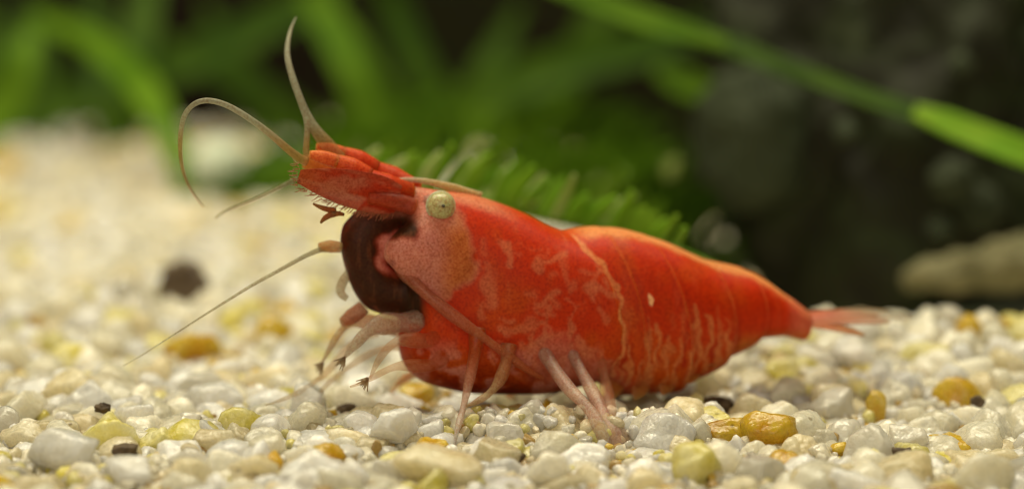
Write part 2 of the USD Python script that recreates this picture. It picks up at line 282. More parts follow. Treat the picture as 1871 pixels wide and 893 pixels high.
def body_pig(v):
    p, w = bodypx(v); x, y = p[:, 0], p[:, 1]
    near = np.stack([x, y], 1); near = near + 22 * (np.stack([meshkit.fbm(np.stack([x / 24, y / 24, w * 0 + s], 1), 2, 21 + s) for s in (0, 7)], 1) - 0.5)
    c = np.tile(RED, (len(v), 1))
    nz = meshkit.fbm(np.stack([x / 70, y / 70, w * 0.3], 1), 3, 5); n2 = meshkit.fbm(np.stack([x / 26, y / 30, w * 0.3], 1), 3, 9)
    c = mixc(c, ORANGE, 0.55 * sstep(nz, 0.5, 0.72))
    c = mixc(c, DULL, 0.8 * sstep(y, 560, 680) * sstep(x, 1100, 1180))                     # duller flanks
    c = mixc(c, ORANGE, 0.85 * sstep(y + 60 * (nz - .5), 590, 660) * (1 - sstep(x, 960, 1080)))
    c = mixc(c, PINK, 0.85 * sstep(n2, 0.49, 0.58) * sstep(y, 590, 650) * (1 - sstep(x, 1000, 1120)))
    c = mixc(c, RED * 0.5, 0.8 * sstep(n2, 0.56, 0.40) * sstep(y, 610, 690) * (1 - sstep(x, 980, 1100)))
    # pale flecks on the side
    for pts, r in (([(905, 425), (908, 470)], 6), ([(958, 535), (985, 512)], 9), ([(895, 585), (930, 575), (950, 568)], 10), ([(938, 610), (985, 590)], 7), ([(1008, 570), (1012, 592)], 6), ([(868, 500), (880, 540)], 14), ([(1030, 600), (1045, 625)], 7), ([(955, 470), (985, 455), (1010, 452)], 9), ([(1060, 505), (1098, 525)], 9)):
        c = mixc(c, [0.50, 0.115, 0.045], 0.7 * (1 - sstep(polydist(near, pts) + 8 * (n2 - .5), r * 0.3, r * 1.3)) * (w < 0))
    gr = np.random.default_rng(5)
    for k in range(46):
        fx, fy = gr.uniform(855, 1085), gr.uniform(425, 655); a = gr.uniform(0, 3.14); L = gr.uniform(4, 18); r = gr.uniform(3, 7); up = 0.25 + 0.5 * (fy - 425) / 230
        c = mixc(c, [0.50, 0.115, 0.045], up * (1 - sstep(segdist(near, (fx - L * math.cos(a), fy - L * math.sin(a)), (fx + L * math.cos(a), fy + L * math.sin(a))) + 9 * (n2 - .5), r * .3, r * 1.4)) * (w < 0))
    for k in range(84):
        sx, y0, L = gr.uniform(1106, 1322), gr.uniform(535, 680), gr.uniform(18, 62); r = gr.uniform(2.0, 4.6)
        c = mixc(c, [0.50, 0.14, 0.04] if k % 3 else [0.30, 0.012, 0.001], gr.uniform(.45, .9) * sstep(y0, 500, 640) * (1 - sstep(segdist(near, (sx, y0), (sx + gr.uniform(-7, 5), y0 + L)) + 4 * (n2 - .5), r * .4, r * 1.7)) * (w < 0))
    for q, (tx, ty, lx, ly, aa, bw) in enumerate(B[1:], 1):
        tt_ = np.linspace(0, 1, 7); ln = [(lx + (tx - lx) * t + bw * 4 * t * (1 - t), ly + (ty - ly) * t) for t in tt_]
        dd = polydist(np.stack([x, y], 1), ln); c = mixc(c, [0.26, 0.009, 0.001], 0.25 * (1 - sstep(np.abs(dd - 7), 1, 6)) * (np.interp(y, [ty, ly], [tx, lx]) < x)); c = mixc(c, [0.54, 0.13, 0.03], 0.28 * (1 - sstep(dd + 4 * (n2 - .5), 1, 4)))
    # flank streaks of the abdomen
    for k, (sx, y0, y1) in enumerate([(1122, 610, 690), (1150, 600, 705), (1158, 650, 700), (1172, 570, 640), (1188, 640, 712), (1205, 655, 705), (1230, 630, 700), (1243, 580, 690), (1262, 560, 640), (1284, 610, 680), (1300, 600, 665), (1240, 540, 575)]):
        c = mixc(c, [0.50, 0.15, 0.045], 0.7 * (1 - sstep(polydist(near, [(sx, y0), (sx + 5, (y0 + y1) / 2), (sx - 4, y1)]) + 5 * (n2 - .5), 1.5, 6)) * (w < 0))
    c = mixc(c, [0.85, 0.5, 0.25], 0.9 * (1 - sstep(segdist(near, (1154, 515), (1156, 532)), 1, 3.5)) * (w < 0))  # small glint on the flank, painted into the pigment
    c = mixc(c, RIM, 0.75 * (1 - sstep(polydist(near, [(1040, 428), (1075, 465), (1099, 515), (1110, 570), (1106, 620), (1092, 665)]) + 3 * (n2 - .5), 2, 6)))
    # rim light along the back, painted in as paler pigment
    crest = np.interp(x, [742, 800, 850, 910, 970, 1035, 1098, 1182, 1290, 1364, 1424, 1478], [334, 342, 352, 370, 395, 424, 413, 428, 472, 491, 529, 572])
    c = mixc(c, RIM, 0.95 * (1 - sstep(np.abs(w) + 0.6 * (n2 - .5), 0.75, 1.35)) * (1 - sstep(y - crest, 5, 22)) * sstep(x, 1030, 1075))
    c = mixc(c, [0.55, 0.2, 0.09], 0.7 * (1 - sstep(y - crest, 10, 26)) * (1 - sstep(x, 880, 950)))
    # tail root: clearer
    c = mixc(c, [0.50, 0.11, 0.06], 0.8 * sstep(x, 1410, 1450)); c = mixc(c, [0.42, 0.13, 0.02], 0.7 * sstep(y, 585, 620) * sstep(x, 1310, 1340))
    # pink cheek
    cd = np.minimum(np.minimum(np.minimum(segdist(near, (718, 462), (775, 455)) - 31, segdist(near, (770, 455), (795, 448)) - 36), segdist(near, (790, 415), (808, 465)) - 36), segdist(near, (760, 470), (780, 505)) - 22)
    ck = (1 - sstep(cd + 18 * (nz - .5), 0, 18)) * (1 - sstep(w, -0.45, -0.15))
    c = mixc(c, PINK, ck); c = mixc(c, ORANGE * [0.95, 1.4, 1.6], 0.8 * ck * sstep(x, 770, 815))
    c = mixc(c, [0.20, 0.05, 0.045], 0.6 * (1 - sstep(np.hypot(x - 703, y - 468), 3, 10)) * (w < -0.6))
    # front of the head
    c = mixc(c, [0.50, 0.17, 0.11], 0.85 * (1 - sstep(x - 0.3 * (y - 350), 778, 830)) * (1 - sstep(y, 385, 420)))
    c = mixc(c, [0.40, 0.20, 0.17], 0.8 * (1 - sstep(np.hypot(x - 730, y - 352), 14, 34)))
    shade = (1 - sstep(x + 20 * (n2 - .5), 738, 768)) * sstep(y + 20 * (n2 - .5), 368, 402) * (1 - ck) * (1 - sstep(y + 0.2 * (x - 650), 575, 600))
    shade = np.maximum(shade, (1 - ck) * (1 - sstep(x, 752, 772)) * sstep(y, 505, 525) * (1 - sstep(y, 565, 590)))
    c = mixc(c, HEAD_SHADE, shade)  # shade of the hollow under the snout, painted into the pigment
    c = mixc(c, [0.46, 0.15, 0.10], 0.55 * (1 - sstep(polydist(near, [(985, 640), (1060, 690), (1100, 740)]), 25, 70)) * (w < 0))
    return np.clip(c * (0.9 + 0.2 * n2[:, None]), 0, 1)

S = thing('shrimp', 'red cherry shrimp standing on the pale sand with long curled feelers', 'shrimp')
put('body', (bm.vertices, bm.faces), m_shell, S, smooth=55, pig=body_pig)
def flat_pig(col, col2=None, ax=0, a=0, b=1):
    def f(v):
        p, w = bodypx(v); c = np.tile(np.asarray(col, float), (len(v), 1))
        n = meshkit.fbm(np.stack([p[:, 0] / 22, p[:, 1] / 22, w], 1), 3, 4)
        if col2 is not None: c = mixc(c, col2, sstep(p[:, ax], a, b))
        return c * (0.82 + 0.36 * n[:, None])
    return f
def btube(pts, rad_px, **kw):
    """Tube through (px, py, w) points with radii in photo pixels."""
    P = [onb(*q) for q in pts]; return tube(P, np.asarray(rad_px, float) * pxmm(P[0]), **kw)
# rostrum
put('rostrum', btube([(880, 357, 0), (820, 341, 0), (775, 331, 0), (738, 328, 0), (705, 331, 0)], [6, 8, 6, 4, 1.5], flat=0.5, flatdir=BW), m_limb, S, pig=flat_pig((0.45, 0.22, 0.12), (0.40, 0.30, 0.20), 0, 800, 730))
# eyes: stalk, eye, pupil
for (ex, ey, ew, er, col, nearside) in ((805, 376, -1.3, 26, (0.40, 0.35, 0.17), True), (726, 352, 1.5, 22, (0.36, 0.25, 0.2), False)):
    c = onb(ex, ey, ew); r = er * pxmm(c)
    e = put('eye', ball(c, r, (1, 1, 1)), m_eye, S, pig=lambda v, c=c, r=r, col=col: mixc(np.tile(np.asarray(col, float), (len(v), 1)), np.array([0.34, 0.31, 0.14]), 1 - sstep(np.linalg.norm(v - (c - BW * r), axis=1), 0.5 * r, 0.75 * r)))
    put('stalk', btube([(ex - 34 if nearside else ex + 20, ey - 8, ew * 0.2), (ex - 14 if nearside else ex + 8, ey - 4, ew * 0.6), (ex, ey, ew * 0.92)], [13, 16, 22]), m_shell, e, pig=flat_pig((0.46, 0.16, 0.11)))
    if nearside:
        d = -BW * 0.97 + np.array([0, 0, 0.12]); d /= np.linalg.norm(d)
        put('pupil', ball(c + d * r * 0.965, r * 0.13, sub=2), m_eye, e, pig=lambda v: np.tile([0.07, 0.065, 0.04], (len(v), 1)))
        th = np.linspace(0, 2 * np.pi, 25); e1 = BU; e2 = np.cross(d, e1)
        put('eye_ring', tube([c + d * r * 0.05 + r * 0.985 * (math.cos(t) * e1 + math.sin(t) * e2) for t in th], 0.05, n=50, seg=8), m_eye, e, pig=lambda v: np.tile([0.46, 0.42, 0.24], (len(v), 1)))
# antennular peduncles (two), each three joints
for w, dx, dy in ((-0.55, 0, 0), (0.9, 12, -14)):
    put('antennule', join([btube([(748 + dx, 352 + dy * .3, w * .4), (700 + dx, 338 + dy, w), (668 + dx, 322 + dy, w)], [20, 24, 17]), btube([(672 + dx, 324 + dy, w), (640 + dx, 306 + dy, w), (612 + dx, 294 + dy, w)], [19, 20, 13]), btube([(616 + dx, 296 + dy, w), (588 + dx, 287 + dy, w), (566 + dx, 283 + dy, w)], [14, 13, 8])]),
        m_shell, S, pig=flat_pig((0.38, 0.035, 0.006), (0.44, 0.085, 0.022), 0, 690, 590))
# antennal scales: leaf-shaped plates
def blade3(p0, p1, wid, thick, nrm, curve=0.0, taper=(0.35, 1.0, 0.95, 0.6, 0.05), n=26, seg=14):
    """A leaf-shaped plate from p0 to p1; wid: half width, thick: half thickness, nrm: facing."""
    p0, p1 = np.asarray(p0, float), np.asarray(p1, float); t = (p1 - p0) / np.linalg.norm(p1 - p0)
    nn = np.asarray(nrm, float) - (np.asarray(nrm) @ t) * t; nn /= np.linalg.norm(nn); g = np.cross(t, nn)
    s = np.linspace(0, 1, n); k = PchipInterpolator(np.linspace(0, 1, len(taper)), taper)(s)
    th = np.linspace(0, 2 * np.pi, seg, endpoint=False)
    return loft([p0 + (p1 - p0) * a + nn * curve * 4 * a * (1 - a) + wid * b * np.cos(th)[:, None] * g + thick * (0.3 + 0.7 * b) * np.sin(th)[:, None] * nn for a, b in zip(s, k)])
def ray_pig(v):
    p, w = bodypx(v); al = (p - np.array([742, 368])) @ np.array([-0.975, -0.223]); ac = (p - np.array([742, 368])) @ np.array([0.223, -0.975])
    n = meshkit.fbm(np.stack([al / 60, ac / 7, w * 0], 1), 3, 4); n2 = meshkit.fbm(np.stack([al / 25, ac / 25, w * 0], 1), 3, 14)
    c = mixc(np.tile([0.38, 0.026, 0.007], (len(v), 1)), [0.42, 0.10, 0.055], 0.8 * sstep(n + 0.5 * (n2 - .5), 0.42, 0.66)); c = mixc(c, [0.40, 0.075, 0.035], 0.5 * sstep(np.abs(ac), 26, 40)); return mixc(c, [0.44, 0.085, 0.025], 0.5 * sstep(al, 140, 200))
put('antennal_scale', blade3(onb(728, 364, -0.9), onb(546, 322, -1.0), 37 * 0.0215, 0.05, -BW + np.array([0, 0, -0.15]), 0.05, (0.7, 1.0, 0.95, 0.72, 0.34), n=60, seg=36), m_scale, S, pig=ray_pig)
put('antennal_scale', blade3(onb(735, 360, 1.1), onb(556, 294, 1.3), 26 * 0.0215, 0.14, -BW + np.array([0, 0, 0.2]), 0.05, (0.75, 1.0, 1.0, 0.9, 0.5)), m_shell, S, pig=flat_pig((0.36, 0.035, 0.010), (0.42, 0.08, 0.022), 0, 700, 580))
its = []
for k in range(74):                                  # bristles along the front and lower rim of the plates
    a = k / 73; px, py = (545 + 165 * (a - .25) / .75, 345 + 48 * math.sin(math.pi * .55 * (a - .25) / .75)) if a > .25 else (536 + 8 * a, 300 + 170 * a); L = rng.uniform(7, 17); an = math.radians(200 - 85 * a + rng.uniform(-22, 22)); px += rng.uniform(0, 12); py -= rng.uniform(0, 5)
    its.append(btube([(px, py, -1.0), (px + L * .5 * math.cos(an), py + L * .5 * math.sin(an) + 1, -1.05), (px + L * math.cos(an), py + L * math.sin(an), -1.0 + rng.uniform(-.2, .2))], [1.3, 1.0, 0.5], n=6, seg=5))
put('bristles', join(its), m_pale, S, pig=flat_pig((0.36, 0.08, 0.035)))
put('antenna_base', join([btube([(755, 378, -0.8), (712, 366, -0.95), (672, 362, -1.0)], [17, 16, 11])]), m_limb, S, pig=flat_pig((0.34, 0.05, 0.025), (0.38, 0.04, 0.014), 0, 730, 690))
put('antenna_tip', join([btube([(628, 392, -1.1), (606, 392, -1.2), (592, 400, -1.2), (586, 408, -1.2)], [3, 6, 5, 2]), btube([(612, 385, -1.1), (590, 380, -1.2), (572, 372, -1.2)], [6, 5, 2])]), m_shell, S, pig=flat_pig((0.06, 0.03, 0.015)))
# feelers
FE = [([(560, 296, -0.5), (530, 276, -0.7), (495, 246, -0.9), (450, 213, -1.1), (405, 189, -1.1), (368, 185, -1.0), (342, 203, -0.6), (330, 245, 0.2), (332, 300, 1.2), (348, 345, 2.4), (372, 378, 3.6)], [9, 7.5, 6.5, 6, 5.5, 5.2, 5, 4.2, 3.4, 2.4, 1.2]),
      ([(622, 292, 0.6), (596, 262, 0.7), (570, 228, 0.8), (550, 185, 1.0), (534, 140, 1.4), (525, 100, 2.0), (527, 72, 2.6), (532, 52, 3.2), (541, 32, 3.8)], [14, 14, 10, 7.5, 7, 6, 4.6, 3.2, 1.2]),
      ([(562, 292, 0.3), (560, 262, 0.5), (561, 230, 0.75), (549, 185, 1.05), (530, 132, 1.6)], [7, 6, 5.5, 5, 3]),
      ([(545, 325, 0.8), (505, 345, 1.2), (460, 366, 2.0), (420, 382, 2.8), (395, 398, 3.5)], [4.5, 4, 3.6, 3, 2]),
      ([(600, 452, -0.3), (570, 462, -0.5), (540, 477, -0.8), (500, 499, -1.2), (462, 520, -1.7), (410, 552, -2.3), (350, 590, -3), (285, 632, -3.8), (225, 668, -4.4)], [6, 4.5, 4, 3.6, 3.0, 2.2, 1.6, 1.2, 0.8])]
for k, (pts, r) in enumerate(FE):
    put('feeler', btube(pts, np.asarray(r) * 0.95, n=70, seg=8), m_feeler, S, pig=flat_pig((0.40, 0.22, 0.07), (0.40, 0.37, 0.26), 1, 270, 215) if k < 3 else flat_pig((0.24, 0.22, 0.12), (0.44, 0.40, 0.26), 0, 560, 460))
put('feeler_joint', btube([(622, 452, -0.1), (604, 450, -0.2), (584, 452, -0.3)], [10, 12, 9]), m_limb, S, pig=flat_pig((0.35, 0.17, 0.07)))
# little lobes at the front of the mouth
put('mouthpart', btube([(640, 492, 0.2), (628, 512, 0.2), (622, 530, 0.2), (634, 545, 0.2)], [7, 9, 9, 6]), m_pale, S, pig=flat_pig((0.36, 0.30, 0.2)))
put('mouthpart', btube([(665, 560, 0.1), (640, 580, 0.1), (625, 588, 0.0)], [14, 15, 9]), m_limb, S, pig=flat_pig((0.28, 0.10, 0.06)))
# front limbs and walking legs: (points, radii, pigment a, pigment b, material)
PK, PA = (0.52, 0.27, 0.21), (0.62, 0.51, 0.44)
CH, CO, TN = (0.42, 0.075, 0.018), (0.44, 0.13, 0.05), (0.42, 0.32, 0.19)
LEGS = [('maxilliped', [(735, 490, -1.0), (772, 530, -1.9), (840, 585, -2.5), (905, 632, -2.75), (960, 672, -2.75), (992, 690, -2.6)], [17, 17, 15, 14, 12, 8], (0.42, 0.11, 0.06), (0.46, 0.10, 0.035), m_pale),
        ('maxilliped', [(770, 585, -1.2), (715, 590, -1.4), (682, 598, -1.6), (655, 622, -1.8), (630, 652, -2.0)], [24, 28, 24, 16, 7], (0.46, 0.23, 0.17), (0.46, 0.33, 0.25), m_pale),
        ('maxilliped', [(745, 596, 0.4), (690, 592, 0.5), (645, 588, 0.6), (612, 620, 0.4), (588, 662, 0.0)], [20, 22, 15, 10, 5], (0.40, 0.15, 0.09), (0.42, 0.27, 0.17), m_pale),
        ('leg', [(800, 600, -1.2), (770, 622, -2.3), (730, 622, -2.8), (698, 648, -3.2), (676, 692, -3.6)], [19, 20, 16, 11, 5], CO, (0.44, 0.24, 0.14), m_ghost),
        ('leg', [(812, 640, -1.4), (775, 668, -2.6), (730, 668, -3.0), (690, 684, -3.4), (640, 706, -3.8)], [18, 18, 13, 9, 4], CH, (0.44, 0.22, 0.10), m_ghost),
        ('leg', [(690, 606, 1.2), (640, 632, 1.0), (598, 678, 0.4), (545, 716, -0.4), (485, 740, -1.0)], [13, 12, 9, 7, 3], (0.42, 0.24, 0.14), TN, m_ghost),
        ('leg', [(760, 640, 1.0), (690, 640, 0.8), (640, 668, 0.4), (600, 700, 0.0), (566, 742, -0.5)], [12, 11, 9, 7, 3], (0.42, 0.22, 0.12), TN, m_ghost),
        ('leg', [(872, 600, -2.35), (866, 652, -2.9), (856, 700, -3.6), (846, 745, -4.3), (838, 775, -5.0), (830, 812, -5.6)], [18, 17, 12, 10, 9, 5], CH, PA, m_pale),
        ('leg', [(930, 630, -2.5), (922, 672, -3.0), (905, 706, -3.5), (880, 728, -3.8), (850, 742, -4.2)], [17, 17, 13, 10, 5], CH, (0.46, 0.24, 0.12), m_pale),
        ('leg', [(980, 622, -1.9), (1012, 672, -3.2), (1045, 715, -4.6), (1080, 752, -5.8), (1102, 796, -6.6), (1116, 834, -7.2)], [17, 17, 13, 14, 15, 8], PK, PA, m_pale),
        ('leg', [(1036, 622, -2.0), (1064, 682, -3.4), (1086, 722, -4.6), (1106, 766, -5.8), (1122, 804, -6.6), (1134, 840, -7.2)], [13, 14, 13, 16, 19, 10], PK, PA, m_pale),
        ('leg', [(1092, 635, -1.9), (1106, 700, -3.4), (1112, 745, -4.8), (1124, 795, -6.2), (1150, 855, -7.6)], [12, 13, 17, 25, 18], (0.46, 0.16, 0.08), PA, m_ghost),
        ('leg', [(900, 680, 1.0), (925, 712, 1.8), (955, 742, 2.4), (985, 765, 2.8)], [11, 10, 8, 5], CO, (0.42, 0.25, 0.12), m_pale),
        ('leg', [(780, 680, 1.0), (742, 690, 1.8), (718, 712, 2.2), (700, 745, 2.0)], [11, 10, 8, 5], CO, (0.42, 0.28, 0.16), m_pale)]
for nm, pts, r, ca, cb, m in LEGS:
    r = np.asarray(r, float); n = 40
    # swollen joints along the limb
    P = [onb(*q) for q in pts]; base = np.interp(np.linspace(0, 1, n), np.linspace(0, 1, len(r)), r)
    base *= 1 + 0.14 * np.cos(np.linspace(0, 2 * np.pi * 2.5, n))
    base *= 0.82 if pts[-1][0] > 1100 else np.linspace(0.8, 0.55, n) if nm == 'maxilliped' or ca in (CH, CO) else 0.66
    put(nm, tube(P, base * pxmm(P[0]), n=n, seg=12), m, S, pig=flat_pig(ca, cb, 0, pts[0][0], pts[-1][0]) if abs(pts[-1][0] - pts[0][0]) > 60 else flat_pig(ca, cb, 1, pts[0][1], pts[-1][1]))
# tufts of bristles on the front claws
for (tx, ty, tw) in ((630, 652, -2.0), (590, 662, 0.2), (672, 690, -3.6)):
    its = []
    for k in range(9):
        a = math.radians(95 + 70 * (k / 8) + rng.uniform(-5, 5)); L = rng.uniform(16, 26)
        its.append(btube([(tx, ty, tw), (tx + L * math.cos(a) * .5, ty + L * math.sin(a) * .55, tw + rng.uniform(-.1, .1)), (tx + L * math.cos(a), ty + L * math.sin(a), tw + rng.uniform(-.2, .2))], [2.2, 1.8, 0.8], n=8, seg=5))
    put('bristles', join(its), m_limb, S, pig=flat_pig((0.20, 0.10, 0.05)))
# swimmerets under the abdomen
for k, (x, y) in enumerate(((1130, 690), (1178, 690), (1225, 685), (1268, 668), (1305, 640))):
    for w in (-1.5, 1.1):
        put('swimmeret', blade3(onb(x, y, w), onb(x - 22 + 3 * k, y + 44 - 4 * k, w * 1.3), 0.42, 0.11, -BW, 0.0, (0.7, 1, 0.9, 0.6, 0.1), n=14, seg=10), m_limb, S, pig=flat_pig((0.46, 0.10, 0.02), (0.46, 0.22, 0.07), 1, 690, 725))
# tail fan
put('telson', blade3(onb(1468, 582, 0), onb(1604, 576, 0), 0.50, 0.16, np.array([0.1, -0.35, 1]), 0.10, (0.95, 0.9, 0.75, 0.5, 0.2)), m_fan, S, pig=flat_pig((0.50, 0.10, 0.05), (0.40, 0.20, 0.13), 0, 1480, 1590))
for (a, b, wd, c1, c2) in (((1466, 592, -0.35), (1580, 612, -1.3), 0.40, (0.46, 0.10, 0.03), (0.34, 0.15, 0.06)), ((1466, 590, -0.25), (1625, 588, -0.9), 0.42, (0.46, 0.12, 0.06), (0.36, 0.20, 0.14)),
                           ((1466, 584, 0.3), (1668, 579, 1.0), 0.42, (0.48, 0.14, 0.08), (0.40, 0.33, 0.27)), ((1466, 582, 0.3), (1625, 570, 1.7), 0.40, (0.45, 0.14, 0.08), (0.32, 0.22, 0.14))):
    put('uropod', blade3(onb(*a), onb(*b), wd, 0.09, np.array([0.1, -0.22, 1]), 0.12, (0.45, 0.8, 1.0, 0.9, 0.25)), m_fan, S, pig=flat_pig(c1, c2, 0, a[0] + 20, b[0] - 15))

# ------------------------------------------------------------------ sand grains
def grain_shape(r, seed, sub=3, squash=None):
    g = np.random.default_rng(seed); m = trimesh.creation.icosphere(sub, 1.0); d = np.array(m.vertices)
    k = g.integers(9, 15); nr = g.normal(size=(k, 3)); nr /= np.linalg.norm(nr, axis=1, keepdims=True); h = g.uniform(0.62, 1.05, k)
    p = g.uniform(14, 44)
    rad = (np.sum((np.maximum(d @ nr.T, 0) / h) ** p, axis=1) + 0.72 ** p) ** (-1 / p)
    rad = np.minimum(rad, 1.18)
    v = d * rad[:, None]
    o = g.uniform(0, 50, 3)
    v *= 1 + 0.34 * (meshkit.fbm(d * 1.6 + o, 3, 1)[:, None] - 0.5) + 0.10 * np.abs(meshkit.fbm(d * 4.0 + o, 2, 2)[:, None] - 0.5)
    sc = np.sort(g.uniform(0.62, 1.18, 3))[::-1] if squash is None else np.asarray(squash)
    q = trimesh.transformations.random_rotation_matrix(g.uniform(size=3))[:3, :3] if squash is None else np.eye(3)
    v = v * sc
    return (v @ q.T) * r, np.array(m.faces)

# grains that stand out: (px, py, width px, colour, short name, full label)
LM = [(1335, 797, 82, 'amber', 'brown-amber grain', 'rusty amber grain stuck beside a golden one below the tail'),
      (1405, 792, 92, 'amber', 'big golden grain', 'big golden grain touching the rusty amber one below the tail'),
      (1600, 757, 66, 'amber', 'upright golden grain', 'upright golden grain by the big grey-white one'),
      (1742, 728, 80, 'amber', 'crumb-tipped amber grain', 'round amber grain with a black crumb at its edge'),
      (1212, 800, 118, 'white', 'big white leg-side grain', 'large bright white grain beside the pale legs'),
      (1268, 856, 124, 'yellow', 'mustard grain', 'large mustard yellow grain in front of the big white leg-side one'),
      (1520, 745, 108, 'grey', 'big grey-white grain', 'big upright grey-white grain behind the golden ones'),
      (1432, 722, 74, 'cream', 'domed cream grain', 'domed cream grain behind the big golden grain'),
      (1372, 738, 62, 'white', 'small white grain behind the rusty one', 'small white grain just behind the rusty amber one'),
      (1290, 702, 96, 'tan', 'honey grain', 'honey tan grain touching the underside of the abdomen'),
      (1345, 676, 70, 'cream', 'pale wedge grain', 'pale wedge-shaped grain just under the abdomen\'s rear flank'),
      (1476, 648, 40, 'white', 'bright white bead', 'small bright white bead of sand just below the tail fan'),
      (1432, 690, 78, 'yellow', 'straw yellow grain', 'straw yellow grain under the tail root'),
      (1562, 650, 96, 'white', 'broad white grain', 'broad white grain behind the bright white bead'),
      (1692, 660, 84, 'yellow', 'lime yellow grain', 'blurred lime yellow grain well beyond the tail'),
      (1498, 832, 56, 'cream', 'cream nub', 'small cream nub beside a yellow sliver, in front of the grey-white grain'),
      (1538, 822, 44, 'amber', 'yellow sliver', 'narrow deep yellow sliver of grain beside the cream nub'),
      (348, 640, 104, 'amber', 'blurred amber grain', 'blurred amber grain standing alone ahead of the shrimp'),
      (276, 704, 52, 'white', 'glinting white grain', 'small glinting white grain in front of the blurred amber one'),
      (165, 735, 84, 'white', 'oblong white grain', 'oblong white grain ahead of the shrimp'),
      (290, 806, 66, 'yellow', 'olive yellow grain', 'olive yellow grain low on the sand ahead of the shrimp'),
      (122, 832, 132, 'white', 'biggest pale grain', 'very large pale grey-white grain lowest ahead of the shrimp'),
      (402, 726, 104, 'white', 'flat ivory grain', 'wide flat ivory grain ahead of the front claws'),
      (396, 808, 74, 'tan', 'khaki grain', 'khaki grain beside the sparkling glassy one'),
      (346, 846, 66, 'grey', 'sparkling grain', 'glassy sparkling white grain between the olive and khaki ones'),
      (588, 836, 76, 'amber', 'ochre grain', 'ochre grain in front of the shrimp\'s claws'),
      (762, 728, 64, 'amber', 'orange grain', 'orange grain tucked under the shrimp\'s chest'),
      (880, 766, 80, 'white', 'white wedge', 'white wedge-shaped grain beneath the belly beside a brown one'),
      (948, 770, 104, 'brown', 'toffee brown grain', 'toffee brown glassy grain beneath the belly'),
      (1010, 818, 98, 'cream', 'pale yellow dome', 'pale yellow domed grain in front of the toffee brown one'),
      (800, 850, 170, 'tan', 'long ochre slab', 'long low ochre slab of grain in front of the belly'),
      (686, 826, 40, 'brown', 'upright brown chip', 'small upright brown chip between cream grains'),
      (40, 800, 92, 'tan', 'caramel grain', 'caramel tan grain by the very large pale one'),
      (1650, 806, 82, 'grey', 'smoky grain', 'smoky grey grain in front of the upright golden one'),
      (640, 740, 88, 'cream', 'claw-side cream grain', 'cream grain right under the front claws'),
      (1165, 768, 46, 'yellow', 'amber yellow chip', 'amber yellow chip squeezed between the pale leg and the big white grain'),
      (1068, 838, 80, 'white', 'chalky grain', 'chalky white grain at the foot of the pale legs'),
      (1180, 868, 66, 'white', 'white leg-side bead', 'white bead before the mustard grain at the leg\'s foot'),
      (1000, 866, 96, 'cream', 'peach grain', 'peach cream grain in front of the pale yellow dome'),
      (460, 862, 84, 'tan', 'low tan grain', 'tan grain in front of the khaki one'),
      (1660, 862, 110, 'tan', 'sandy block', 'blocky sandy tan grain in front of the smoky one'),
      (1790, 800, 112, 'cream', 'buff grain', 'large buff grain in front of the crumb-tipped amber one'),
      (560, 766, 90, 'cream', 'off-white grain', 'off-white grain under the faint front leg'),
      (1640, 712, 92, 'white', 'pale white grain between ambers', 'pale white grain between two amber ones'),
      (240, 862, 110, 'white', 'milky grain', 'milky white grain in front of the olive yellow one'),
      (1390, 862, 108, 'grey', 'cloudy grain', 'cloudy grey grain in front of the big golden one'),
      (720, 782, 84, 'white', 'chalk grain', 'chalk-white grain between orange grain and brown chip'),
      (490, 700, 80, 'tan', 'wheat grain', 'blurred wheat-coloured grain under the faint front leg\'s tip')]
LM_FULL = LM
P_, R_, C_, Lk = [], [], [], []
for i, (px, py, wpx, col, short, full) in enumerate(LM):
    c = onz(px, py, 0.0)
    for _ in range(4):
        r = wpx * 0.5 * pxmm(c); c = onz(px, py, float(ground(c[0], c[1])) + 0.42 * r)
    P_.append(c); R_.append(r * (1.0 if i < 4 else 0.9 if wpx < 90 else 0.8)); C_.append(col); Lk.append(i)
nlm = len(P_)
# everything else by dart throwing, large ones first
def darts(n, x0, x1, y0, y1, sizes, dz, pts, rad, cols, gap):
    tries = np.column_stack([rng.uniform(x0, x1, n), rng.uniform(y0, y1, n)]); rs = np.sort(rng.choice(sizes, n))[::-1] * rng.uniform(0.85, 1.15, n)
    half = 0.26 * (98.8 + tries[:, 1]) + 4
    ok = np.abs(tries[:, 0]) < half; tries, rs = tries[ok], rs[ok]
    cell = 2.0; gridd = {}
    def near(q, r):
        i, j = int(q[0] // cell), int(q[1] // cell)
        for a in (i - 1, i, i + 1):
            for b in (j - 1, j, j + 1):
                for (x, y, s) in gridd.get((a, b), ()):
                    if (x - q[0]) ** 2 + (y - q[1]) ** 2 < (gap * (r + s)) ** 2: return True
        return False
    for p, r in zip(pts, rad): gridd.setdefault((int(p[0] // cell), int(p[1] // cell)), []).append((p[0], p[1], r))
    out = []
    for q, r in zip(tries, rs):
        if near(q, r): continue
        gridd.setdefault((int(q[0] // cell), int(q[1] // cell)), []).append((q[0], q[1], r)); out.append((q[0], q[1], r))
    return out
SIZ = np.array([0.27, 0.34, 0.42, 0.5, 0.58, 0.68, 0.8, 0.98])
COLS = ['white', 'cream', 'tan', 'yellow', 'amber', 'brown', 'grey']; WT = [0.24, 0.40, 0.15, 0.075, 0.03, 0.015, 0.09]
top = darts(52000, -44, 44, -17, 98, SIZ, 0, P_, R_, None, 0.55)
for x, y, r in top:
    if float(ground(x, y)) < -1.2: continue
    P_.append(np.array([x, y, float(ground(x, y)) + rng.uniform(-0.5, 0.45) * r + 0.05])); R_.append(r); C_.append(str(rng.choice(COLS, p=WT))); Lk.append(-1)
P_, R_ = np.array(P_), np.array(R_)
